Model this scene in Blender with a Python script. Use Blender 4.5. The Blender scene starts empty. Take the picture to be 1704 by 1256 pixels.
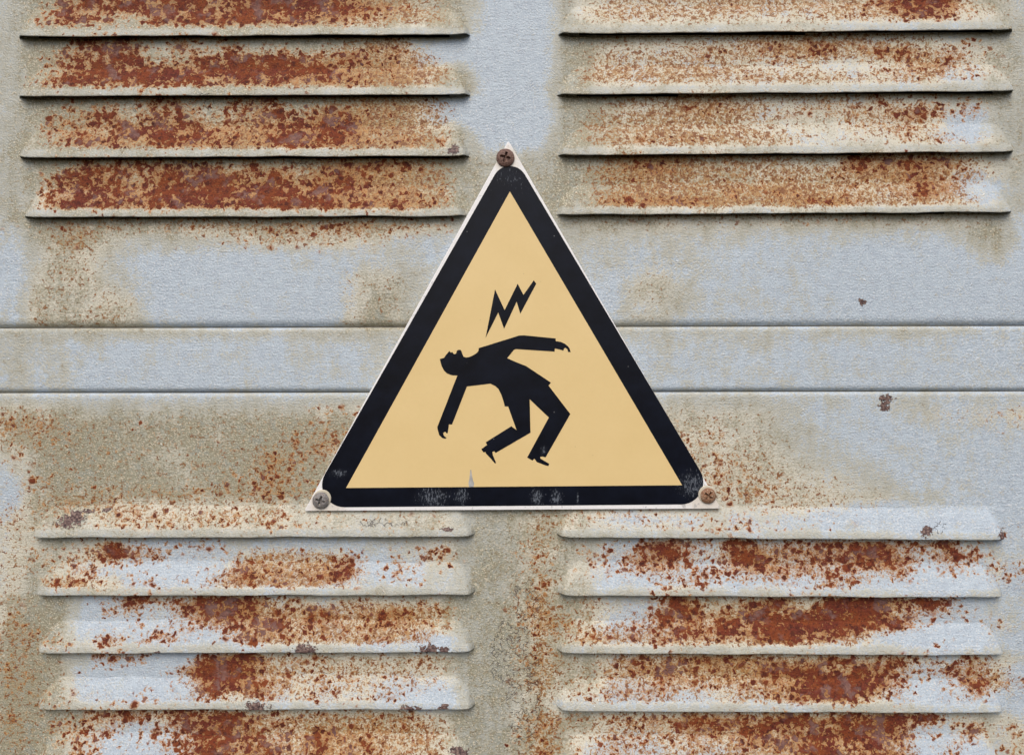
import bpy, bmesh, math, random
import numpy as np
from mathutils import Matrix, Vector, noise as mnoise

scene = bpy.context.scene
COL = scene.collection
# ------------------------------------------------------------------ units
S = 0.0004                 # metres per design unit (about one pixel of the photograph on the sheet)
CX, CY = 852.0, 628.0      # design point straight in front of the lens
ZC = 1.30                  # height of that point above the ground
D = 1250.0                 # lens distance in design units


def W(x, y, h=0.0):
    """design point (x right, y down, h out of the sheet) -> world"""
    return ((x - CX) * S, -h * S, ZC + (CY - y) * S)


# ------------------------------------------------------------------ camera, sky, sun, exposure
cam_d = bpy.data.cameras.new('camera')
cam_d.sensor_width = 36.0
cam_d.lens = 36.0 * D / 1704.0
cam_d.clip_start = 0.01
cam_d.clip_end = 200.0
cam = bpy.data.objects.new('camera', cam_d)
cam.location = (0, -D * S, ZC)
cam.rotation_euler = (math.radians(90), 0, 0)
COL.objects.link(cam)
scene.camera = cam

SUN_EL, SUN_AZ = math.radians(47), math.radians(-10)   # azimuth measured from straight out of the sheet, + = right
world = bpy.data.worlds.new("World")
scene.world = world
world.use_nodes = True
nt = world.node_tree
bg = nt.nodes['Background']
sky = nt.nodes.new('ShaderNodeTexSky')
sky.sky_type = 'NISHITA'
sky.sun_disc = False
sky.sun_elevation = SUN_EL
sky.sun_rotation = math.pi - SUN_AZ
sky.air_density = 1.0
sky.dust_density = 3.5
sky.ozone_density = 1.0
nt.links.new(sky.outputs[0], bg.inputs[0])
bg.inputs[1].default_value = 0.10

sun_d = bpy.data.lights.new('sun', 'SUN')
sun_d.energy = 1.35
sun_d.angle = math.radians(48)
sun_d.color = (1.0, 0.93, 0.82)
sun = bpy.data.objects.new('sun', sun_d)
dvec = Vector((math.sin(SUN_AZ) * math.cos(SUN_EL), -math.cos(SUN_AZ) * math.cos(SUN_EL), math.sin(SUN_EL)))
sun.rotation_euler = dvec.to_track_quat('Z', 'Y').to_euler()
sun.location = (0, -2, 4)
COL.objects.link(sun)

scene.view_settings.view_transform = 'Standard'
scene.view_settings.look = 'None'
scene.view_settings.gamma = 1
scene.view_settings.exposure = 0.38

# ------------------------------------------------------------------ wear maps: rust R, ochre speckle O, tan grime G
# one digit per 40 units along x; left strings start at x=20, right strings at x=900
LEFT = [
 (-60, "0056777767778864210", "1334455556666777654", "577766666666677776410"),
 (0,   "0156777767888864210", "1334455556666777654", "577766666666677776410"),
 (15,  "0156787776878886421", "1334455556666777654", "577766666666677776410"),
 (40,  "0267426688866532210", "1344334555566667665", "577777777766666665210"),
 (55,  "0011121121111111000", "1222222222233333221", "577777777777666665200"),
 (72,  "0006772615111113400", "1223332323232346521", "576666565555666653100"),
 (95,  "0246762456665455521", "1344443344444455662", "577655665666666652100"),
 (122, "0146889979786643321", "1345555555566778876", "577766666666677774100"),
 (140, "0378788757775543211", "1345555555666778875", "577766666666677775200"),
 (154, "0122222222222221110", "1222222222223333322", "577777777777666665300"),
 (172, "0013425515752223321", "1233333333333456765", "577766666666677774000"),
 (195, "0045737633455663210", "1344444444444567765", "577766666666677773000"),
 (222, "0144468674456663211", "1355566668988887765", "577766666666677776200"),
 (243, "0145757555556654432", "1345566668988887775", "677777777776677777532"),
 (256, "0011211111111111111", "1222222222223333333", "677777777776666666664"),
 (275, "0026467663442255441", "1334444444555667765", "577766666666677777766"),
 (297, "0167546788774664322", "1345555555566777765", "577766666666677777766"),
 (322, "0178676888887655433", "1344555566667777766", "565566666666677777765"),
 (345, "0178768888888876653", "1344555566677777765", "566666666666677777765"),
 (358, "0011222221122222111", "1222333333333333321", "677777777777777777654"),
 (378, "1122222222334444333", "1355444455555565544", "467776666666666665544"),
 (400, "0012000112233322200", "0255321222344443210", "267754454455555433222"),
 (430, "0000000000000000000", "0244210000000112100", "146542111112222333222"),
 (465, "0000000000000000000", "0344210000000034300", "156543111111112554333"),
 (500, "0000000000000011000", "0433430000000056300", "256565111111113764333"),
 (538, "0000000000000001000", "0434430000000056300", "366665211111114765333"),
 (552, "0000000000000000000", "0011111111111111000", "555555544444555554443"),
 (575, "0000000000000000000", "0110000000000000000", "443322222222233333222"),
 (645, "0000000000000000000", "0000000000000000000", "433211111222222333222"),
 (660, "0000000000000000000", "1111111111111111100", "433333333333333333333"),
 (680, "2100000000111222100", "4332122222222333322", "556555455555555555555"),
 (705, "4321111111112222200", "5544333333333433333", "777777777777777776666"),
 (735, "2221111111113433200", "4433333333334533333", "678877777777777766666"),
 (760, "2111211111253322200", "3333333333454433333", "478887667777777765555"),
 (795, "1221111122342222200", "2333333333444333322", "267777766777776655555"),
 (820, "1222222223443222100", "2344444444454333322", "167777777777776655555"),
 (838, "1243322222332222100", "3455544444443333322", "266665555555555555566"),
 (862, "2121233233232212111", "4322555555553332333", "366655555555555455566"),
 (880, "2211223222244322212", "4433333333333332234", "465555555555554455566"),
 (889, "1101111111211111112", "3322222222222222224", "465555555555555555567"),
 (903, "1113742431000000211", "4322322221111111224", "456442211322222334467"),
 (925, "1324865213334351337", "4334445240666641233", "456432101333332233467"),
 (948, "1225211114633581422", "4332211115888862222", "465321100233331222467"),
 (970, "1066333234544451221", "4245433336777641221", "466432111333332222477"),
 (983, "1023333111111111111", "4233332222222222223", "466555555555555555577"),
 (998, "2101386588834153221", "4221353555553354333", "677211322343444445677"),
 (1018,"2200440588756624643", "4221442566656667776", "677111211243444555677"),
 (1040,"3310123245675444543", "5322222445555777664", "687111111133433444677"),
 (1062,"3121625414655444410", "5432533322566777672", "787222111133333221077"),
 (1075,"2152630111211111000", "4434421111222222110", "787444444444444221077"),
 (1094,"2111662068834312241", "4321443156655454454", "886311000334455555677"),
 (1115,"3111100489643342221", "5432110577665555554", "886211000333344444577"),
 (1138,"3111002168743332231", "5432111266665545443", "886111000333333322277"),
 (1160,"2322332243343333310", "4433333344444444421", "886211111333333310077"),
 (1172,"1154363521111111110", "4444444422222222210", "886555555555444310077"),
 (1190,"2125765888653333421", "5333444455555555553", "886543333344555665577"),
 (1215,"2246515677645544331", "5333222355656777665", "886411122334455555577"),
 (1245,"1115213587654644432", "4332223355666777665", "886410011233344444477"),
 (1320,"1115213587654644432", "4332223355666777665", "886410011233344444477"),
 (1400, "0", "111111111111111111111", "333333333333333333333"),
]
RIGHT = [
 (-60, "000000003203243586710", "024666677776665666432", "063333333333333333566"),
 (8,   "000000003202435887100", "024666677776665666432", "063333333333333333563"),
 (30,  "000000000001234586200", "014666655444555545432", "064333333222333333464"),
 (46,  "000000000000000111000", "012222222222222222221", "165555555555444444465"),
 (65,  "000000000243241000300", "002333344666564433211", "177655544444444444555"),
 (85,  "000000343446526635410", "013444455666656655331", "077444444333333333465"),
 (110, "000001000121002464100", "013766665324223466532", "067444443222222343464"),
 (135, "000000000300013330300", "016777776666544444232", "176444444433333322364"),
 (147, "000000000001000000000", "012222222222222222222", "166555544444444455565"),
 (165, "000001244202306054410", "001344665444443322211", "177655555444444444565"),
 (188, "000000442023444664400", "013456666533344443321", "077655555433333333055"),
 (212, "000000000000022330000", "014566665433244543111", "177655555432222322055"),
 (237, "000033430000020333000", "014677667753222344430", "177666665432222222165"),
 (249, "000000000000000000000", "012333333322222222221", "366555555555555555565"),
 (265, "000455423001076656400", "012567655544345566532", "577777666665555555555"),
 (290, "000344202022435554300", "014677765565577876532", "677766666555555544155"),
 (315, "000010003340030373000", "013577677899866678310", "677776666666544443114"),
 (340, "001657753036720122200", "013688999888776665520", "677777777776655555244"),
 (352, "000011110001111000000", "012344444444333333321", "666666666666666666554"),
 (370, "000112111112221110000", "123334333343333333330", "566665555555555555663"),
 (390, "000000001000000000000", "012222222111111111220", "455444443333333333663"),
 (420, "000000000000000000000", "011111111000000000120", "344333332222211111351"),
 (450, "000000000000000000000", "000123110000000000010", "333233332222111111121"),
 (480, "000000000000000000000", "000135200000000000000", "222256422222111111110"),
 (535, "000000000000000000000", "001122110000000000000", "222344322222211111111"),
 (550, "000000000000000000000", "000000000000000000000", "444444444444444444333"),
 (575, "000000000000000000000", "000000000000000000000", "222233333322222222222"),
 (645, "000000000000000000000", "000000000000000000000", "222222222222222222222"),
 (660, "000000000000000000000", "000011211110000111111", "333344444443333333333"),
 (690, "000000111000000000122", "000003333320000123334", "333345555543222333334"),
 (720, "000001221000000000011", "000002443321000011122", "333345555554322222222"),
 (760, "000001332100000000000", "000002444432110000000", "333345555554322222211"),
 (790, "000001234210000000000", "000002344443321000000", "333345555555443222211"),
 (825, "000001223321100000000", "222222344544433210000", "555555555555555443211"),
 (842, "002112111232100000000", "344443333344433210000", "776555544444322222211"),
 (862, "012123233211111000000", "443333322222211111111", "765222233332111111111"),
 (880, "101112344322210000020", "443333333322211111123", "765444444333222111112"),
 (889, "100011112111110000021", "433222222222211111112", "765555555444443333222"),
 (903, "302238647545677556200", "432235435555555455210", "764211222222222222332"),
 (925, "304459626855678647710", "332355435666556545222", "764211222211111111232"),
 (948, "304364357655564615233", "333346434665545524244", "763100111110000000131"),
 (968, "210002522130640300022", "432224432333543320233", "764211111111110000021"),
 (983, "300014320205400011000", "432224422334322222111", "765555554443333221121"),
 (1000,"304125825680799886000", "534222544455554442100", "775333565555555411133"),
 (1020,"400017736767998553310", "544334655555555545320", "766211455544444200133"),
 (1040,"440345667899988720140", "555455655555555530142", "766111334444443000033"),
 (1060,"206436666696750001010", "445666556776663210121", "765222333333222000022"),
 (1075,"302003300202000051100", "433333333333222232211", "765555555555444311122"),
 (1095,"410455566545655630600", "543556677665555543532", "765333444444444432443"),
 (1115,"300466555577677538420", "544566677765555544653", "766433445555444211341"),
 (1138,"212345544569998512753", "544555556667776423654", "766322333333333000231"),
 (1158,"104443023457774202400", "433455445566664323432", "653222222233332111121"),
 (1172,"001000102030440400000", "322222222222222222211", "643444433344444443321"),
 (1195,"331455675588668883300", "544455665555555543333", "766444445555555443554"),
 (1215,"301345566766788723723", "544555555555555532434", "765333334444444211444"),
 (1245,"422422434556867504024", "544555556666666624224", "763222222333331000044"),
 (1320,"422422434556867504024", "544555556666666624224", "763222222333331000044"),
 (1400, "0", "111111111111111111111", "333333333333333333333"),
]
GY = np.arange(-320, 1600, 4.0)
XN = np.concatenate([[-140, -60], 20 + 40 * np.arange(21), 900 + 40 * np.arange(21), [1770, 1850]]).astype(float)


def build_map(idx):
    out = []
    for side in (LEFT, RIGHT):
        ys = np.array([r[0] for r in side], float)
        a = np.array([[int(c) for c in (r[idx] + "0" * 21)[:21]] for r in side], float) / 9.0
        out += [np.interp(GY, ys, a[:, k]) for k in range(21)]
    far = np.full(len(GY), (0, .05, .15, .25)[idx])      # the plain sheet beyond the louvres
    return np.array([far, far] + out + [far, far]).T          # rows = y




def retouch(rows, y0, y1, idx, ks, fn):
    """adjust one wear map on some rows and columns"""
    for n, r in enumerate(rows):
        if y0 <= r[0] <= y1:
            d = [int(c) for c in (r[idx] + "0" * 21)[:21]]
            for k in ks: d[k] = max(0, min(9, fn(d[k])))
            r = list(r); r[idx] = "".join(map(str, d)); rows[n] = tuple(r)


retouch(RIGHT, -60, 352, 3, range(2, 17), lambda v: max(v, 4))
retouch(RIGHT, 20, 352, 2, range(1, 17), lambda v: v + 1 if 2 <= v < 8 else v)
for a, b in ((0, 60), (110, 156), (215, 256)):
    retouch(LEFT, a, b, 3, (18,), lambda v: 7)
    retouch(LEFT, a, b, 3, (19,), lambda v: max(v, 5))
retouch(LEFT, 60, 360, 2, range(13, 18), lambda v: v + 1 if v > 3 else v)
retouch(LEFT, 460, 540, 2, (14, 15), lambda v: 3)
retouch(RIGHT, 440, 540, 2, (3, 4, 5), lambda v: min(v, 3))
retouch(LEFT, -60, 360, 1, range(1, 15), lambda v: v + 1 if 3 <= v < 7 else v)
for rows, ks in ((LEFT, (19, 20)), (RIGHT, (0,))):
    retouch(rows, 850, 1400, 2, ks, lambda v: v + 1)
    retouch(rows, 850, 1400, 3, ks, lambda v: v - 1)
MAPS = [build_map(i) for i in (1, 2, 3)]


def sample(M, x, y):
    x = np.asarray(x, float); y = np.asarray(y, float)
    fy = np.clip((y - GY[0]) / 4.0, 0, len(GY) - 1.001)
    j = fy.astype(int); ty = fy - j
    xi = np.clip(np.interp(x, XN, np.arange(len(XN))), 0, len(XN) - 1.001)
    i = xi.astype(int); tx = xi - i
    return ((M[j, i] * (1 - tx) + M[j, i + 1] * tx) * (1 - ty) + (M[j + 1, i] * (1 - tx) + M[j + 1, i + 1] * tx) * ty)


# bare chips in the paint: x, y, rx, ry
CHIPS = [(116, 866, 16, 10), (130, 860, 14, 13), (150, 850, 9, 4), (178, 848, 8, 3.5), (512, 1077, 22, 8.5), (715, 1076, 15, 8),
         (741, 1076, 10, 6), (430, 1171, 20, 8), (685, 1174, 19, 6), (740, 1170, 8, 4), (746, 878, 9, 4), (762, 1252, 15, 13),
         (1535, 881, 9, 9), (1664, 888, 8, 9), (1434, 503, 7, 5), (1476, 664, 13, 6), (1472, 676, 8, 8),
         (270, 1083, 9, 3.5), (757, 253, 10, 7)]
# short cracks in the paint: regions
CRACKS = [(870, 1150, 34, 120), (840, 1090, 30, 70),
          (345, 172, 12, 16), (225, 180, 6, 10), (500, 272, 26, 10), (370, 276, 12, 7), (640, 868, 60, 8), (1390, 893, 0, 0),
          (1560, 876, 16, 12), (880, 1010, 30, 60)]


def chips(x, y):
    v = np.full(np.shape(x), -1.0)
    for cx, cy, rx, ry in CHIPS:
        v = np.maximum(v, 1 - np.sqrt(((x - cx) / rx) ** 2 + ((y - cy) / ry) ** 2))
    return v


def cracks(x, y):
    v = np.zeros(np.shape(x))
    for cx, cy, rx, ry in CRACKS:
        if rx:
            v = np.maximum(v, np.clip(1.3 - np.sqrt(((x - cx) / rx) ** 2 + ((y - cy) / ry) ** 2), 0, 1))
    return v


# ------------------------------------------------------------------ mesh helpers
def link(name, me, parent=None):
    o = bpy.data.objects.new(name, me)
    COL.objects.link(o)
    if parent is not None:
        o.parent = parent
        loc = Vector((0, 0, 0)); q = parent
        while q is not None:
            loc += q.location; q = q.parent
        o.location = -loc
    return o


def put_attr(me, pts, wear=True, rim=None):
    """p = design coordinates in hundreds; R, O, G, chip, crack = wear"""
    n = len(pts)
    a = me.attributes.new('p', 'FLOAT_VECTOR', 'POINT')
    a.data.foreach_set('vector', (pts / 100.0).astype(np.float32).ravel())
    if wear:
        x, y = pts[:, 0], pts[:, 1]
        for nm, M in zip('ROG', MAPS):
            v = me.attributes.new('w' + nm, 'FLOAT', 'POINT')
            w = sample(M, x, y)
            if rim is not None:          # the rolled rim of a louvre has kept most of its grey-green paint
                w = w * (1 - .62 * rim) if nm != 'G' else w * (1 - rim) + (.30 + .30 * w) * rim
            v.data.foreach_set('value', w.astype(np.float32))
        v = me.attributes.new('wC', 'FLOAT', 'POINT'); v.data.foreach_set('value', chips(x, y).astype(np.float32))
        v = me.attributes.new('wK', 'FLOAT', 'POINT'); v.data.foreach_set('value', cracks(x, y).astype(np.float32))


def mesh_from(name, pts, faces, mat, parent, wear=True, smooth=True, rim=None):
    pts = np.asarray(pts, float)
    world_pts = np.empty_like(pts)
    world_pts[:, 0] = (pts[:, 0] - CX) * S
    world_pts[:, 1] = -pts[:, 2] * S
    world_pts[:, 2] = ZC + (CY - pts[:, 1]) * S
    me = bpy.data.meshes.new(name)
    me.from_pydata(world_pts.tolist(), [], faces)
    put_attr(me, pts, wear, rim)
    me.materials.append(mat)
    if smooth:
        me.polygons.foreach_set('use_smooth', [True] * len(me.polygons))
    me.update()
    return link(name, me, parent)


def empty(name, x, y, h, label, cat):
    o = bpy.data.objects.new(name, None)
    o.location = W(x, y, h)
    o.empty_display_size = 0.05
    COL.objects.link(o)
    o['label'] = label; o['category'] = cat
    return o


# ------------------------------------------------------------------ node helpers
class NB:
    def __init__(self, name):
        self.m = bpy.data.materials.new(name); self.m.use_nodes = True
        self.t = self.m.node_tree
        self.b = self.t.nodes['Principled BSDF']

    def _in(self, sock, v):
        if v is None: return
        if isinstance(v, bpy.types.NodeSocket): self.t.links.new(v, sock)
        elif isinstance(v, (tuple, list)) and sock.type == 'RGBA' and len(v) == 3: sock.default_value = (*v, 1)
        else: sock.default_value = v

    def attr(self, nm, vec=False):
        n = self.t.nodes.new('ShaderNodeAttribute'); n.attribute_name = nm
        return n.outputs['Vector' if vec else 'Fac']

    def math(self, op, a, b=None, c=None, clamp=False):
        n = self.t.nodes.new('ShaderNodeMath'); n.operation = op; n.use_clamp = clamp
        for i, v in enumerate((a, b, c)):
            if v is not None: self._in(n.inputs[i], v)
        return n.outputs[0]

    def add(self, a, b): return self.math('ADD', a, b)
    def sub(self, a, b): return self.math('SUBTRACT', a, b)
    def mul(self, a, b): return self.math('MULTIPLY', a, b)
    def mx(self, a, b): return self.math('MAXIMUM', a, b)
    def mn(self, a, b): return self.math('MINIMUM', a, b)
    def sm(self, v, lo, hi, out0=0.0, out1=1.0):
        n = self.t.nodes.new('ShaderNodeMapRange'); n.interpolation_type = 'SMOOTHSTEP'
        self._in(n.inputs[0], v); self._in(n.inputs[1], lo); self._in(n.inputs[2], hi)
        self._in(n.inputs[3], out0); self._in(n.inputs[4], out1)
        return n.outputs[0]
    def lin(self, v, lo, hi, out0=0.0, out1=1.0):
        n = self.t.nodes.new('ShaderNodeMapRange'); n.clamp = True
        self._in(n.inputs[0], v); self._in(n.inputs[1], lo); self._in(n.inputs[2], hi)
        self._in(n.inputs[3], out0); self._in(n.inputs[4], out1)
        return n.outputs[0]

    def noise(self, vec, scale, detail=4, rough=0.6, col=False, dist=0.0):
        n = self.t.nodes.new('ShaderNodeTexNoise')
        self._in(n.inputs['Vector'], vec)
        n.inputs['Scale'].default_value = scale; n.inputs['Detail'].default_value = detail
        n.inputs['Roughness'].default_value = rough; n.inputs['Distortion'].default_value = dist
        return n.outputs['Color' if col else 'Fac']

    def st(self, v, k=2.2):   # stretch a noise about 0.5
        return self.math('MULTIPLY_ADD', v, k, 0.5 - 0.5 * k, clamp=True)

    def vor(self, vec, scale, feature='F1', rnd=1.0):
        n = self.t.nodes.new('ShaderNodeTexVoronoi'); n.feature = feature
        self._in(n.inputs['Vector'], vec); n.inputs['Scale'].default_value = scale
        n.inputs['Randomness'].default_value = rnd
        return n

    def sep(self, c):
        n = self.t.nodes.new('ShaderNodeSeparateColor'); self._in(n.inputs[0], c)
        return n.outputs

    def vmath(self, op, a, b=None, s=None):
        n = self.t.nodes.new('ShaderNodeVectorMath'); n.operation = op
        self._in(n.inputs[0], a)
        if b is not None: self._in(n.inputs[1], b)
        if s is not None: self._in(n.inputs['Scale'], s)
        return n.outputs['Value' if op in ('LENGTH', 'DISTANCE') else 'Vector']

    def mix(self, f, a, b, mode='MIX'):
        n = self.t.nodes.new('ShaderNodeMix'); n.data_type = 'RGBA'; n.blend_type = mode
        self._in(n.inputs[0], f); self._in(n.inputs[6], a); self._in(n.inputs[7], b)
        return n.outputs[2]

    def ramp(self, f, stops):
        n = self.t.nodes.new('ShaderNodeValToRGB'); self._in(n.inputs[0], f)
        e = n.color_ramp.elements
        while len(e) < len(stops): e.new(0.5)
        for el, (p, c) in zip(e, stops): el.position = p; el.color = (*c, 1)
        return n.outputs[0]

    def bump(self, h, strength, dist, normal=None):
        n = self.t.nodes.new('ShaderNodeBump'); n.inputs['Strength'].default_value = strength
        n.inputs['Distance'].default_value = dist; self._in(n.inputs['Height'], h)
        if normal is not None: self._in(n.inputs['Normal'], normal)
        return n.outputs[0]

    def done(self, col, rough, normal=None, spec=0.4, metal=0.0):
        self._in(self.b.inputs['Base Color'], col); self._in(self.b.inputs['Roughness'], rough)
        self._in(self.b.inputs['Specular IOR Level'], spec); self._in(self.b.inputs['Metallic'], metal)
        if normal is not None: self._in(self.b.inputs['Normal'], normal)
        return self.m


def painted_rust():
    B = NB('weathered_paint')
    P = B.attr('p', True)
    R, O, G, C, K = (B.attr(n) for n in ('wR', 'wO', 'wG', 'wC', 'wK'))
    # warped coordinates so nothing keeps a straight or round outline
    wn = B.noise(P, 13, 1, .6, col=True)
    w = B.vmath('SUBTRACT', wn, (.5, .5, .5))
    P1 = B.vmath('ADD', P, B.vmath('SCALE', w, s=0.11))
    n1 = B.st(B.noise(P1, 2.3, 2, .6), 2.4)
    n2 = B.st(B.noise(P1, 6.5, 3, .68), 2.3)
    n7 = B.st(B.noise(P1, 13, 1, .6), 2.5)
    n3 = B.st(B.noise(P, 25, 1, .65), 2.4)
    n4 = B.st(B.noise(P, 36, 1, .6), 2.4)
    nb = B.st(B.noise(B.vmath('ADD', P1, (31, 17, 3)), 5.0, 2, .6), 2.4)
    # horizontal brush streaks, vertical runs
    ns = B.st(B.noise(B.vmath('MULTIPLY', P, (0.16, 1.0, 0.5)), 26, 2, .6), 2.2)
    nv = B.st(B.noise(B.vmath('MULTIPLY', P1, (1.0, 0.16, 0.5)), 7, 2, .6), 2.4)

    # --- rust patches: clumps of round scabs
    vb = B.vor(B.vmath('ADD', P1, (7, 4, 9)), 9.0)
    cb = B.sep(vb.outputs['Color'])
    vd = B.sm(vb.outputs['Distance'], .05, .62)
    comb = B.add(B.mul(n2, .36), B.add(B.mul(n1, .16), B.add(B.mul(vd, .26), B.add(B.mul(n3, .12), B.mul(n7, .10)))))
    comb = B.st(comb, 1.95)
    f = B.sub(B.math('MULTIPLY_ADD', R, 1.05, -.05), comb)
    core_p = B.sm(f, .0, .06)
    some = B.sm(R, .02, .22)
    mid_p = B.mul(B.sm(f, -.24, .0), some)
    stain_p = B.mul(B.sm(f, -.42, .02), some)
    # --- round rust spots, two sizes
    RR = B.mul(R, B.add(R, .35))
    def spots(scale, gain, r0, r1, off):
        v = B.vor(B.vmath('ADD', P1, off), scale)
        c = B.sep(v.outputs['Color'])
        on = B.sm(B.sub(B.mul(RR, gain), c[0]), 0.0, 0.05)
        rad = B.math('MULTIPLY_ADD', c[1], r1, r0)
        d = B.sub(v.outputs['Distance'], rad)
        return B.mul(on, B.sm(d, .03, -.06)), B.mul(on, B.sm(d, .30, -.03)), c, v.outputs['Distance']
    s1, h1, c1, _ = spots(6.8, .62, .08, .26, (3, 7, 1))
    s2, h2, c2, d2 = spots(13.5, .95, .10, .30, (11, 2, 5))
    sp = B.mx(s1, B.mul(s2, B.math('MULTIPLY_ADD', c2[2], .6, .4)))
    core = B.mx(core_p, sp)
    mid = B.mx(mid_p, B.mx(h1, B.mul(h2, .8)))
    # --- ochre speckle: mottled, in flecks
    OO = B.mul(O, B.sm(O, .10, .62))
    on3 = B.add(B.mul(n3, .45), B.add(B.mul(n7, .35), B.mul(n2, .20)))
    so = B.sm(B.sub(B.st(on3, 1.7), B.math('MULTIPLY_ADD', OO, -.74, 1.0)), -.03, .10)
    so2 = B.sm(B.sub(n4, B.math('MULTIPLY_ADD', OO, -.52, .98)), -.02, .14)
    od = B.sm(B.sub(B.st(B.add(B.mul(n7, .6), B.mul(n4, .4)), 1.6), B.math('MULTIPLY_ADD', OO, -.42, 1.03)), -.01, .07)

    # --- paint
    gsum = B.add(G, B.add(B.mul(B.sub(n1, .5), .26), B.add(B.mul(B.sub(nv, .5), .16), B.add(B.mul(B.sub(n2, .5), .16), B.mul(B.sub(n3, .5), .26)))))
    gm = B.sm(gsum, .42, .80)
    g0 = B.sm(gsum, .16, .46)
    clean = B.mix(ns, (.44, .52, .61), (.54, .625, .71))
    clean = B.mix(B.sm(n2, .3, .9), clean, B.mix(n3, (.385, .455, .545), (.49, .565, .655)))
    clean = B.mix(B.mul(B.sm(n4, .30, .0), .38), clean, (.27, .305, .355))
    clean = B.mix(B.mul(B.sm(n4, .72, 1.), .7), clean, (.76, .79, .83))
    green = B.mix(n3, (.40, .415, .385), (.54, .545, .495))
    green = B.mix(B.mul(B.sm(O, .15, .45), .85), green, (.69, .66, .555))
    grime = B.mix(n1, (.285, .275, .205), (.365, .350, .265))
    grime = B.mix(B.mul(B.sm(nb, .45, .9), .6), grime, (.315, .345, .32))
    grime = B.mix(B.mul(B.sm(n7, .35, .95), .55), grime, (.265, .215, .135))
    paint = B.mix(gm, B.mix(g0, clean, green), grime)
    dirty = B.mx(gm, O)
    # lifted pale grains and dark pin holes on the dirty paint
    grain = B.sm(n4, .66, .92)
    paint = B.mix(B.mul(grain, B.lin(dirty, 0, 1, .0, .85)), paint, (.74, .67, .53))
    pit = B.sm(B.noise(P, 30, 1, .6), .38, .27)
    paint = B.mix(B.mul(pit, B.lin(dirty, 0, .9, .03, .78)), paint, (.165, .125, .075))
    speck = B.mul(B.sm(c2[0], .66, .70), B.sm(d2, B.math('MULTIPLY_ADD', c2[1], .22, .06), .03))
    paint = B.mix(B.mul(speck, B.lin(n1, .1, .9, .25, .9)), paint, B.mix(dirty, (.80, .83, .87), (.78, .73, .62)))
    # ochre wash
    wash = B.mul(B.sm(O, .25, 1.0), B.lin(n2, .1, .9, .2, 1.0))
    paint = B.mix(B.mul(wash, .62), paint, (.52, .345, .12))
    sto = B.mix(n7, (.45, .235, .068), (.27, .105, .028))
    col = B.mix(B.mul(so, .74), paint, sto)
    col = B.mix(B.mul(so2, .55), col, (.25, .115, .040))
    col = B.mix(B.mul(od, .85), col, (.20, .072, .024))
    # rust colours
    col = B.mix(B.mul(stain_p, .48), col, (.56, .35, .13))
    orange = B.mix(n7, (.43, .160, .032), (.25, .072, .014))
    orange = B.mix(B.mul(B.sm(n4, .6, .9), .6), orange, (.62, .385, .17))
    col = B.mix(B.mul(mid, .84), col, orange)
    rust = B.mix(nb, (.175, .032, .012), (.235, .060, .015))
    rust = B.mix(B.sm(n1, .25, .75), rust, (.145, .028, .016))
    dk = B.mix(cb[0], (.058, .013, .010), (.125, .022, .010))
    rust = B.mix(B.mul(B.sm(vb.outputs['Distance'], .50, .16), B.sm(cb[1], .25, .5, .1, .9)), rust, dk)
    rust = B.mix(B.mul(B.sm(n3, .52, .95), .75), rust, (.062, .015, .010))
    rust = B.mix(B.mul(B.sm(n4, .70, 1.), .42), rust, (.36, .13, .05))
    mv = B.st(B.noise(B.vmath('ADD', P1, (3, 50, 9)), 3.2, 2, .62), 2.4)
    rust = B.mix(B.mul(B.sm(mv, .55, .85), .70), rust, B.mix(n7, (.27, .17, .15), (.13, .066, .066)))
    spotc = B.mix(c1[2], (.060, .015, .010), (.19, .043, .013))
    rust = B.mix(B.mul(sp, B.math('MULTIPLY_ADD', core_p, -.35, .85)), rust, spotc)
    col = B.mix(core, col, rust)
    # bare chips
    cq = B.add(C, B.add(B.mul(B.sub(n2, .5), .8), B.add(B.mul(B.sub(n7, .5), .6), B.mul(B.sub(n3, .5), .4))))
    ch = B.sm(cq, .06, .11)
    chd = B.sm(cq, -.14, .10)
    col = B.mix(B.mul(chd, .35), col, (.60, .56, .47))
    chipc = B.ramp(n3, [(0, (.035, .022, .024)), (.5, (.12, .072, .068)), (1, (.27, .19, .16))])
    col = B.mix(ch, col, chipc)
    # cracks
    ve = B.vor(P1, 8.5, 'DISTANCE_TO_EDGE').outputs['Distance']
    gate = B.mul(B.sm(B.add(B.mul(K, .85), B.mul(n1, .35)), .52, .64), B.sm(n2, .36, .56))
    crack = B.mul(B.sm(ve, .055, .02), gate)
    col = B.mix(B.mul(crack, .75), col, B.mix(O, (.17, .17, .18), (.16, .075, .03)))
    # relief
    hgt = B.add(B.mul(n3, .22), B.mul(n4, .36))
    hgt = B.add(hgt, B.add(B.mul(ns, .16), B.mul(speck, .5)))
    hgt = B.add(hgt, B.mul(core, B.math('MULTIPLY_ADD', n7, .5, .25)))
    hgt = B.sub(hgt, B.mul(ch, 1.0))
    hgt = B.add(hgt, B.mul(B.mul(chd, B.sub(1.0, ch)), .6))
    hgt = B.sub(hgt, B.mul(crack, .9))
    nrm = B.bump(hgt, 1.0, .0005)
    rough = B.mix(core, (.5, .5, .5), (.85, .85, .85))
    return B.done(col, rough, nrm, spec=.35)


def ellipse(B, P, x, y, rx, ry):
    v = B.vmath('MULTIPLY', B.vmath('SUBTRACT', P, (x / 100, y / 100, 0)), (100 / rx, 100 / ry, 0))
    return B.sub(1.0, B.vmath('LENGTH', v))


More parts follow.
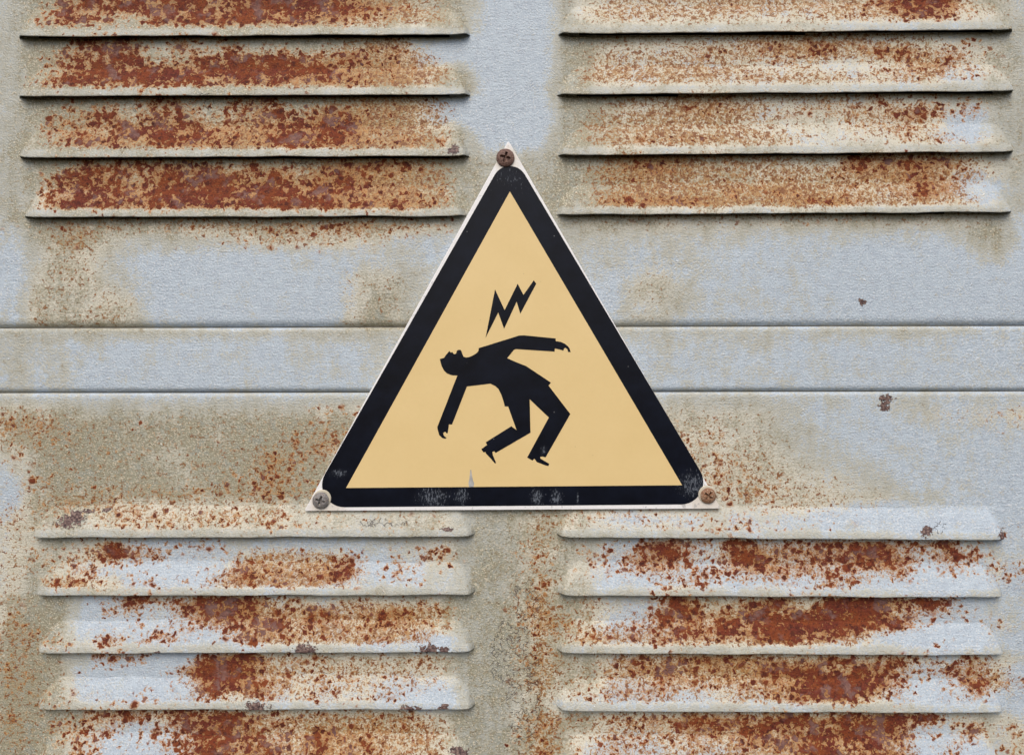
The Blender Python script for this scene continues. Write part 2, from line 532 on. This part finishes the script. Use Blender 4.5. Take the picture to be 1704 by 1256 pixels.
def black_print():
    B = NB('black_print'); P = B.attr('p', True)
    n = B.noise(B.vmath('MULTIPLY', P, (1.6, .55, 1)), 22, 5, .75)
    nl = B.noise(P, 3, 3, .6)
    fld = -1.0
    for e in [(1150, 806, 34, 30), (722, 826, 40, 22), (768, 824, 18, 20), (893, 826, 16, 22), (925, 826, 14, 22), (904, 748, 9, 10), (566, 786, 20, 10), (960, 828, 3, 16), (850, 300, 60, 26)]:
        k = ellipse(B, P, *e)
        if e[0] == 850: k = B.mul(k, .35)
        fld = B.mx(fld, k) if not isinstance(fld, float) else k
    sc = B.sm(B.add(B.mn(fld, .7), B.mul(B.sub(n, .5), 4.6)), .62, .95)
    v = B.vor(P, 9); c = B.sep(v.outputs['Color'])
    speck = B.mul(B.sm(c[0], .93, .95), B.sm(v.outputs['Distance'], .12, .06))
    base = B.mix(B.st(nl), (.0028, .0036, .0075), (.006, .0085, .018))
    haze = B.mul(B.sm(fld, 0, .8), .04)
    col = B.mix(haze, base, (.16, .18, .22))
    col = B.mix(B.mul(sc, .32), col, (.36, .41, .49))
    col = B.mix(B.mul(speck, .35), col, (.4, .42, .45))
    hg = B.add(B.mul(B.noise(P, 14, 3, .6), .3), B.mul(sc, .6))
    return B.done(col, B.mix(sc, (.30,) * 3, (.75,) * 3), B.bump(hg, .25, .0002), spec=.16)


def yellow_print():
    B = NB('yellow_print'); P = B.attr('p', True)
    a = B.st(B.noise(P, 1.2, 4, .6)); b = B.st(B.noise(P, 16, 4, .6))
    c = B.mix(a, (.765, .575, .275), (.80, .61, .305))
    c = B.mix(B.mul(b, .10), c, (.64, .47, .23))
    v = B.vor(P, 7); cc = B.sep(v.outputs['Color'])
    sp = B.mul(B.sm(cc[0], .93, .95), B.sm(v.outputs['Distance'], .07, .03))
    c = B.mix(B.mul(sp, .45), c, (.35, .25, .14))
    return B.done(c, .42, B.bump(b, .12, .0002), spec=.35)


def white_plate():
    B = NB('white_enamel'); P = B.attr('p', True)
    n = B.noise(P, 9, 5, .7); m = B.st(B.noise(P, 26, 3, .6))
    c = B.mix(m, (.82, .82, .84), (.90, .90, .92))
    st = -1.0
    for e in [(842, 268, 34, 30), (545, 838, 48, 24), (1172, 830, 50, 26)]:
        k = ellipse(B, P, *e); st = B.mx(st, k) if not isinstance(st, float) else k
    st = B.sm(B.add(st, B.mul(B.sub(n, .5), 1.2)), 0, .6)
    c = B.mix(B.mul(st, .5), c, (.62, .53, .40))
    g = B.sm(n, .585, .64)
    c = B.mix(B.mul(g, .6), c, (.36, .37, .39))
    return B.done(c, .45, B.bump(n, .2, .0003), spec=.4)


def screw_mat(name, ca, cb, cc, metal):
    B = NB(name); P = B.attr('p', True)
    n = B.st(B.noise(P, 18, 5, .7), 2.2); m = B.st(B.noise(P, 50, 3, .6), 2.2)
    c = B.mix(n, ca, cb); c = B.mix(B.sm(m, .55, .9), c, cc)
    return B.done(c, .6, B.bump(B.add(n, m), .6, .0003), spec=.5, metal=metal)


def plain(name, c1, c2, rough=.85):
    B = NB(name); P = B.attr('p', True)
    return B.done(B.mix(B.st(B.noise(P, 6, 4, .6)), c1, c2), rough)


M_RUST = painted_rust()
M_BLACK, M_YELLOW, M_WHITE = black_print(), yellow_print(), white_plate()
M_DARK = plain('dark_interior', (.015, .013, .012), (.03, .025, .02))
M_JOINT = plain('dark_joint', (.10, .095, .085), (.17, .155, .13))  # dark grey set for how deep the seam gaps should look
M_TORN = plain('torn_backing', (.22, .22, .22), (.50, .50, .50), .6)
M_SCREW_A = screw_mat('rusted_red_screw', (.10, .05, .04), (.20, .11, .085), (.30, .20, .16), .0)
M_SCREW_B = screw_mat('dull_grey_screw', (.17, .16, .16), (.34, .33, .33), (.22, .13, .09), .25)
M_SCREW_C = screw_mat('orange_rusted_screw', (.20, .075, .03), (.34, .19, .11), (.50, .42, .32), .0)
M_WASHER = plain('painted_washer', (.52, .47, .37), (.62, .58, .49), .6)

# ------------------------------------------------------------------ the louvred sheet metal
panel = empty('louvred_panel', CX, 1480, 0, 'rusty pale grey louvred sheet metal panel behind the yellow warning sign', 'metal panel')

H = 13.5
LIPS = {'upper': [((35, -37), (780, -42)), ((35, 61), (780, 57)), ((36, 160), (780, 157)), ((38, 262), (778, 259)), ((45, 361), (774, 359)),
                  ((932, -45), (1682, -52)), ((932, 56), (1682, 49)), ((930, 157), (1682, 151)), ((932, 258), (1682, 252)), ((930, 357), (1680, 352))],
        'lower': [((60, 894), (788, 892)), ((65, 990), (788, 989)), ((68, 1086), (788, 1084)), ((68, 1180), (788, 1179)), ((68, 1276), (788, 1276)),
                  ((930, 893), (1668, 898)), ((932, 990), (1665, 993)), ((930, 1086), (1665, 1089)), ((930, 1182), (1665, 1185)), ((930, 1278), (1665, 1281))]}


def real_line(seg):
    """where the lip, which stands H proud, really lies for it to be seen on that line"""
    (x0, y0), (x1, y1) = seg
    k = 1 - (H - 1) / D
    x0 -= 4; x1 += 3
    return (x0, CY + (y0 - CY) * k), (x1, CY + (y1 - CY) * k)


PROF = [(-54, -1.2), (-50, -.5), (-47, .5), (-44, 1.6), (-40, 3.1), (-34, 5.2), (-28, 7.2), (-22, 9.1), (-17, 10.6), (-14, 11.5), (-11.5, 12.4),
        (-9, 13.4), (-6.5, 14.1), (-4, 14.6), (-2, 14.9), (-.7, 15.0), (0, 14.9), (.5, 14.5), (.7, 13.9), (.5, 13.2), (0, 12.9),
        (-4, 12.0), (-9, 10.4), (-15, 7.6), (-22, 6.2), (-32, 3.0), (-42, -1.0)]


def louvre(seg, parent, seed):
    (x0, y0), (x1, y1) = real_line(seg)
    rnd = random.Random(seed)
    n = int((x1 - x0) / 3.5)
    fine = np.arange(0, 30, 1.5)
    xs = np.concatenate([x0 + fine, np.linspace(x0 + 30, x1 - 30, n - 17), x1 - fine[::-1]])
    n = len(xs) - 1
    pts, faces = [], []
    ph = rnd.random() * 50
    hl, hr = 9 + rnd.random() * 5, 9 + rnd.random() * 5        # how long each end takes to rise
    tl, tr = 24 + rnd.random() * 9, 24 + rnd.random() * 9      # lean of each end
    for i, x in enumerate(xs):
        t = (x - x0) / (x1 - x0)
        yl = y0 + (y1 - y0) * t
        wob = (mnoise.noise(Vector((x * .012 + ph, seed, 0))) * 1.5 + mnoise.noise(Vector((x * .05 + ph, seed, 4))) * .5)
        for j, (dy, hh) in enumerate(PROF):
            hh = hh * H / 15.0
            up = min(1.0, max(0.0, -dy / 50.0))
            bl = x - (x0 + tl * up ** 1.5); br = (x1 - tr * up ** 1.5) - x
            e = 1.0
            for d_, L_ in ((bl, hl), (br, hr)):
                q = min(1.0, max(0.0, d_ / L_))
                e *= math.sin(q * math.pi / 2) ** 1.1
            inner = j >= 20
            h = hh * e if hh > 0 else hh
            if inner: h = hh * e - (1 - e) * 3.0
            h -= (1 - e) * 1.2
            dent = mnoise.noise(Vector((x * .02, dy * .03, seed * 3.1))) * .7 * e
            edge = (1 - e)
            curl = (max(0.0, 1 - (x - x0) / 30.0) ** 2 + max(0.0, 1 - (x1 - x) / 30.0) ** 2) * 2.6 * (1 - up)
            pts.append((x, yl + dy - curl - edge * 0.5 * (1 if dy > -14 else 0) + wob * (.4 + .6 * (1 - up)), h + dent * (0 if inner else 1)))
    m = len(PROF)
    for i in range(n):
        for j in range(m - 1):
            a = i * m + j
            faces.append((a, a + 1, a + m + 1, a + m))
    rim = []
    for x in xs:
        wv = -12 + 3.5 * mnoise.noise(Vector((x * .03, seed, 7)))
        st = min(1.0, max(.15, .75 + .7 * mnoise.noise(Vector((x * .014, seed, 17)))))
        rim += [st * min(1.0, max(0.0, (dy - wv + 2.5) / 5.0)) for dy, _ in PROF]
    rim = np.array(rim)
    return mesh_from('louvre', pts, faces, M_RUST, parent, rim=rim)


XA, XB = -300.0, 2004.0


def sheet(name, ya, yb, lips, edge_top, edge_bot, seed):
    """flat sheet between two edge lines (functions of x), with a slot cut behind every louvre and rolled edges"""
    step = 4.0
    xs = np.arange(XA, XB + .1, step)
    top = np.array([ya(x) for x in xs]); bot = np.array([yb(x) for x in xs])
    rows = [(('t', a), h) for a, h in edge_top]
    ny = int((bot.mean() - top.mean()) / step)
    off_t, off_b = edge_top[-1][0], edge_bot[0][0]
    rl = []
    for a, h in edge_top: rl.append((top + a, np.full_like(xs, h)))
    for k in range(1, ny):
        s = k / ny
        yy = (top + off_t) * (1 - s) + (bot - off_b) * s
        rl.append((yy, np.zeros_like(xs)))
    for a, h in edge_bot: rl.append((bot - a, np.full_like(xs, h)))
    Y = np.array([r[0] for r in rl]); Hh = np.array([r[1] for r in rl])
    X = np.tile(xs, (len(rl), 1))
    lo = np.array([[mnoise.noise(Vector((x * .004, r * .02, seed))) * 1.6 for x in xs] for r in range(len(rl))])
    lo += np.array([[mnoise.noise(Vector((x * .02, r * .09, seed + 5))) * .35 for x in xs] for r in range(len(rl))])
    Hh = Hh + np.clip(lo - .6, -2.5, .25)
    Hh[:, 0] = -10; Hh[:, -1] = -10
    pts = np.stack([X.ravel(), Y.ravel(), Hh.ravel()], 1)
    nx = len(xs)
    yc = .25 * (Y[:-1, :-1] + Y[1:, :-1] + Y[:-1, 1:] + Y[1:, 1:]); xc = .5 * (X[:-1, :-1] + X[:-1, 1:])
    keep = np.ones_like(yc, bool)
    for seg in lips:
        (x0, y0), (x1, y1) = real_line(seg)
        yl = y0 + (y1 - y0) * (xc - x0) / (x1 - x0)
        keep &= ~((xc > x0 + 34) & (xc < x1 - 34) & (yc < yl - 1.5) & (yc > yl - 32))
    jj, ii = np.nonzero(keep)
    a = jj * nx + ii
    faces = np.stack([a, a + nx, a + nx + 1, a + 1], 1).tolist()
    return mesh_from(name, pts, faces, M_RUST, panel)


line = lambda ya, yb: (lambda x: ya + (yb - ya) * x / 1704.0)
ROLL_T = [(0, -12), (0, -5), (.5, -3.2), (1.8, -1.6), (3.6, -.7), (6, -.2), (9, 0)]
ROLL_B = [(13, 0), (9, -.5), (6, -1.6), (3.5, -3.2), (1.5, -5.5), (.4, -8), (0, -14)]
upper = sheet('upper_sheet', line(-220, -220), line(545, 541), LIPS['upper'], [(0, -12), (1, -3), (4, 0)], ROLL_B, 1.0)
band = sheet('cross_band', line(546.2, 542.2), line(653, 650), [], ROLL_T, [(9, 0), (6, -.5), (4, -1.4), (2.2, -3), (.8, -5.5), (.2, -8), (0, -14)], 2.0)
lower = sheet('lower_sheet', line(654.2, 651.2), line(1480, 1480), LIPS['lower'], ROLL_T, [(4, 0), (1, -3), (0, -12)], 3.0)
k = 0
for key, par in (('upper', upper), ('lower', lower)):
    for seg in LIPS[key]:
        k += 1
        louvre(seg, par, k)


def box(name, x0, y0, x1, y1, h0, h1, mat, parent, skip_front=False):
    pts = [(x, y, h) for h in (h0, h1) for y in (y0, y1) for x in (x0, x1)]
    f = [(0, 1, 3, 2), (0, 4, 5, 1), (2, 3, 7, 6), (0, 2, 6, 4), (1, 5, 7, 3)]
    if not skip_front: f.append((4, 6, 7, 5))
    return mesh_from(name, pts, f, mat, parent, wear=False, smooth=False)


box('inner_casing', XA + 6, -214, XB - 6, 1474, -150, -13, M_DARK, panel, skip_front=True)
box('joint_backing', XA + 12, 500, XB - 12, 700, -40, -7.5, M_JOINT, panel)  # backing added behind the joints so the gaps read dark

# ------------------------------------------------------------------ the sign
sign = empty('warning_sign', 853, 847, 4, 'triangular yellow high voltage warning sign with a falling man and lightning bolt', 'warning sign')


def fillet(poly, radii, seg=10):
    out = []
    n = len(poly)
    for i in range(n):
        p = Vector(poly[i]); a = Vector(poly[i - 1]); b = Vector(poly[(i + 1) % n]); r = radii[i]
        u = (a - p).normalized(); v = (b - p).normalized()
        if r <= 0: out.append(tuple(p)); continue
        ang = u.angle(v); d = r / math.tan(ang / 2)
        c = p + (u + v).normalized() * (r / math.sin(ang / 2))
        s = p + u * d - c; e = p + v * d - c
        a0 = math.atan2(s.y, s.x); a1 = math.atan2(e.y, e.x)
        da = (a1 - a0 + math.pi) % (2 * math.pi) - math.pi
        out += [(c.x + r * math.cos(a0 + da * k / seg), c.y + r * math.sin(a0 + da * k / seg)) for k in range(seg + 1)]
    return out


def slab(name, poly, h0, h1, mat, parent, bevel=0.0):
    """flat piece of outline poly between two heights, optionally with a softened front edge"""
    bm = bmesh.new()
    vs = [bm.verts.new(W(x, y, h1)) for x, y in poly]
    f = bm.faces.new(vs)
    f.normal_update()
    if f.normal.y > 0: f.normal_flip()
    r = bmesh.ops.extrude_face_region(bm, geom=[f], use_keep_orig=True)
    nv = [g for g in r['geom'] if isinstance(g, bmesh.types.BMVert)]
    for v in nv: v.co.y = -h0 * S
    back = [g for g in r['geom'] if isinstance(g, bmesh.types.BMFace)]
    bmesh.ops.recalc_face_normals(bm, faces=bm.faces)
    if bevel:
        es = [e for e in bm.edges if all(abs(v.co.y + h1 * S) < 1e-9 for v in e.verts)]
        bmesh.ops.bevel(bm, geom=es, offset=bevel * S, segments=2, affect='EDGES', profile=.6)
    bmesh.ops.triangulate(bm, faces=[q for q in bm.faces if len(q.verts) > 4])
    me = bpy.data.meshes.new(name); bm.to_mesh(me); bm.free()
    co = np.empty(len(me.vertices) * 3); me.vertices.foreach_get('co', co); co = co.reshape(-1, 3)
    pts = np.stack([co[:, 0] / S + CX, CY - (co[:, 2] - ZC) / S, -co[:, 1] / S], 1)
    put_attr(me, pts, False)
    me.materials.append(mat)
    return link(name, me, parent)


HS = 9.0                                     # height of the sign's face above the sheet
KS = 1 - HS / D


def sg(poly): return [(CX + (x - CX) * KS, CY + (y - CY) * KS) for x, y in poly]


def isect(p, q, r, s):
    (x1, y1), (x2, y2), (x3, y3), (x4, y4) = p, q, r, s
    d = (x1 - x2) * (y3 - y4) - (y1 - y2) * (x3 - x4)
    a = x1 * y2 - y1 * x2; b = x3 * y4 - y3 * x4
    return ((a * (x3 - x4) - (x1 - x2) * b) / d, (a * (y3 - y4) - (y1 - y2) * b) / d)


plate = slab('plate', sg(fillet([(846, 234), (1200, 846), (506, 850)], [2, 2, 2], 3)), 4.0, HS, M_WHITE, sign, bevel=.8)
LE, RE, BE = ((821, 295), (541, 788)), ((877, 297), (1168, 788)), ((580, 843.5), (1130, 839))
apex, rc, lc = isect(*LE, *RE), isect(*RE, *BE), isect(*LE, *BE)
border = slab('black_border', sg(fillet([apex, rc, lc], [29, 37, 37], 12)), HS - .5, HS + .35, M_BLACK, sign)
field = slab('yellow_field', sg([(848.5, 319), (1135, 807), (576, 811.5)]), HS - .5, HS + .7, M_YELLOW, sign)


def zc(pts, oy): return [(700 + x / 5.711, oy + y / 5.711) for x, y in pts]


bolt = zc([(617, 697), (707, 238), (798, 434), (922, 184), (977, 290), (1075, 152), (1098, 184), (947, 469), (912, 354), (793, 611), (737, 457)], 440)
man = zc([(183, 898), (222, 888), (240, 862), (272, 822), (280, 830), (288, 838), (301, 831), (310, 846), (324, 853), (338, 845), (344, 820), (360, 810), (379, 811), (389, 826),
          (397, 852), (408, 876), (430, 884), (460, 880), (502, 862), (538, 838), (549, 822), (552, 795), (935, 676), (985, 674), (1283, 703),
          (1283, 728), (1332, 736), (1370, 753), (1400, 778), (1418, 805), (1425, 832), (1402, 832), (1394, 806), (1374, 791), (1362, 800),
          (1356, 818), (1320, 808), (1275, 798), (1272, 828), (905, 804), (886, 812), (822, 890), (912, 930), (1000, 964), (1100, 1030),
          (1238, 1122), (1215, 1150)], 440)
man += zc([(1422, 392), (1187, 803), (1160, 795), (1137, 798), (1138, 815), (1222, 864), (1214, 885), (1186, 879), (1105, 848), (1080, 815), (1062, 834),
           (1012, 805), (1218, 425), (1036, 252), (1044, 569), (713, 761), (699, 745), (682, 750), (686, 782), (716, 852), (708, 862), (664, 812),
           (622, 768), (614, 752), (597, 756), (576, 725), (632, 685), (618, 660), (862, 508), (912, 545), (831, 320), (799, 320), (790, 282), (768, 213),
           (740, 155), (708, 126), (662, 104), (440, 131), (299, 491), (270, 490), (258, 572), (244, 575), (239, 562), (224, 562), (214, 576),
           (222, 598), (246, 618), (234, 626), (205, 619), (177, 592), (160, 532), (160, 512), (349, 27), (300, 25), (252, 8)], 620)
man += zc([(222, 1008), (200, 964), (188, 925)], 440)
slab('lightning_bolt', sg(bolt), HS, HS + 1.0, M_BLACK, sign)
slab('falling_man', sg(man), HS, HS + 1.0, M_BLACK, sign)
slab('torn_strip', sg([(782.8, 781), (784.2, 781.5), (785.6, 792), (787.3, 799), (789, 804), (788, 809.6), (780.5, 810), (779.8, 803), (781.2, 796)]), HS, HS + .95, M_TORN, sign)


def screw(cx, cy, r, ang, mat, label, washer):
    cx = CX + (cx - CX) * (1 - (HS + 4) / D); cy = CY + (cy - CY) * (1 - (HS + 4) / D)
    n, ppts, faces = 56, [], []
    ca, sa = math.cos(ang), math.sin(ang)
    for i in range(n + 1):
        for j in range(n + 1):
            u, v = 2 * i / n - 1, 2 * j / n - 1
            # square grid mapped to a disc
            px, py = u * math.sqrt(1 - v * v / 2), v * math.sqrt(1 - u * u / 2)
            rr = math.hypot(px, py)
            h = 7.6 * math.sqrt(max(0, 1 - (rr * .93) ** 2)) - 1.6
            if rr > .985: h = -1.5
            X, Y = (px * ca + py * sa) * r, (-px * sa + py * ca) * r
            arm, wd = r * .55, r * .105
            d = min(max(abs(X) - arm, abs(Y) - wd), max(abs(Y) - arm, abs(X) - wd))
            core = max(0.0, min(1.0, -d / .7 + .5))
            h = h * (1 - core) - .25 * core
            h += mnoise.noise(Vector((cx + px * 9, cy + py * 9, 1))) * .35
            ppts.append((cx + px * r, cy + py * r, HS + .8 + h))
    for i in range(n):
        for j in range(n):
            a = i * (n + 1) + j
            faces.append((a, a + 1, a + n + 2, a + n + 1))
    o = mesh_from('screw', ppts, faces, mat, sign, wear=False)
    o['label'] = label
    if washer:
        wx, wy, wr = washer
        N = 40
        wp, wf = [], []
        prof = [(wr, HS - .5), (wr, HS + .9), (wr - .8, HS + 1.5), (wr - 2.5, HS + 1.7), (r - 4, HS + 1.5)]
        for a in range(N):
            t = 2 * math.pi * a / N
            for q, hh in prof: wp.append((cx + wx + q * math.cos(t), cy + wy + q * math.sin(t), hh))
        m = len(prof)
        for a in range(N):
            b = (a + 1) % N
            for q in range(m - 1): wf.append((a * m + q, a * m + q + 1, b * m + q + 1, b * m + q))
        mesh_from('washer', wp, wf, M_WASHER, o, wear=False)


screw(841, 262, 15.2, math.radians(15), M_SCREW_A, 'reddish brown rusted screw at the top corner', None)
screw(533, 833, 14.0, math.radians(18), M_SCREW_B, 'dull grey screw at the lower left corner', (2.5, -3.5, 14.5))
screw(1179, 825, 13.2, math.radians(38), M_SCREW_C, 'orange rusted screw with pale ring at the lower right corner', (-1.0, -2.0, 15.0))
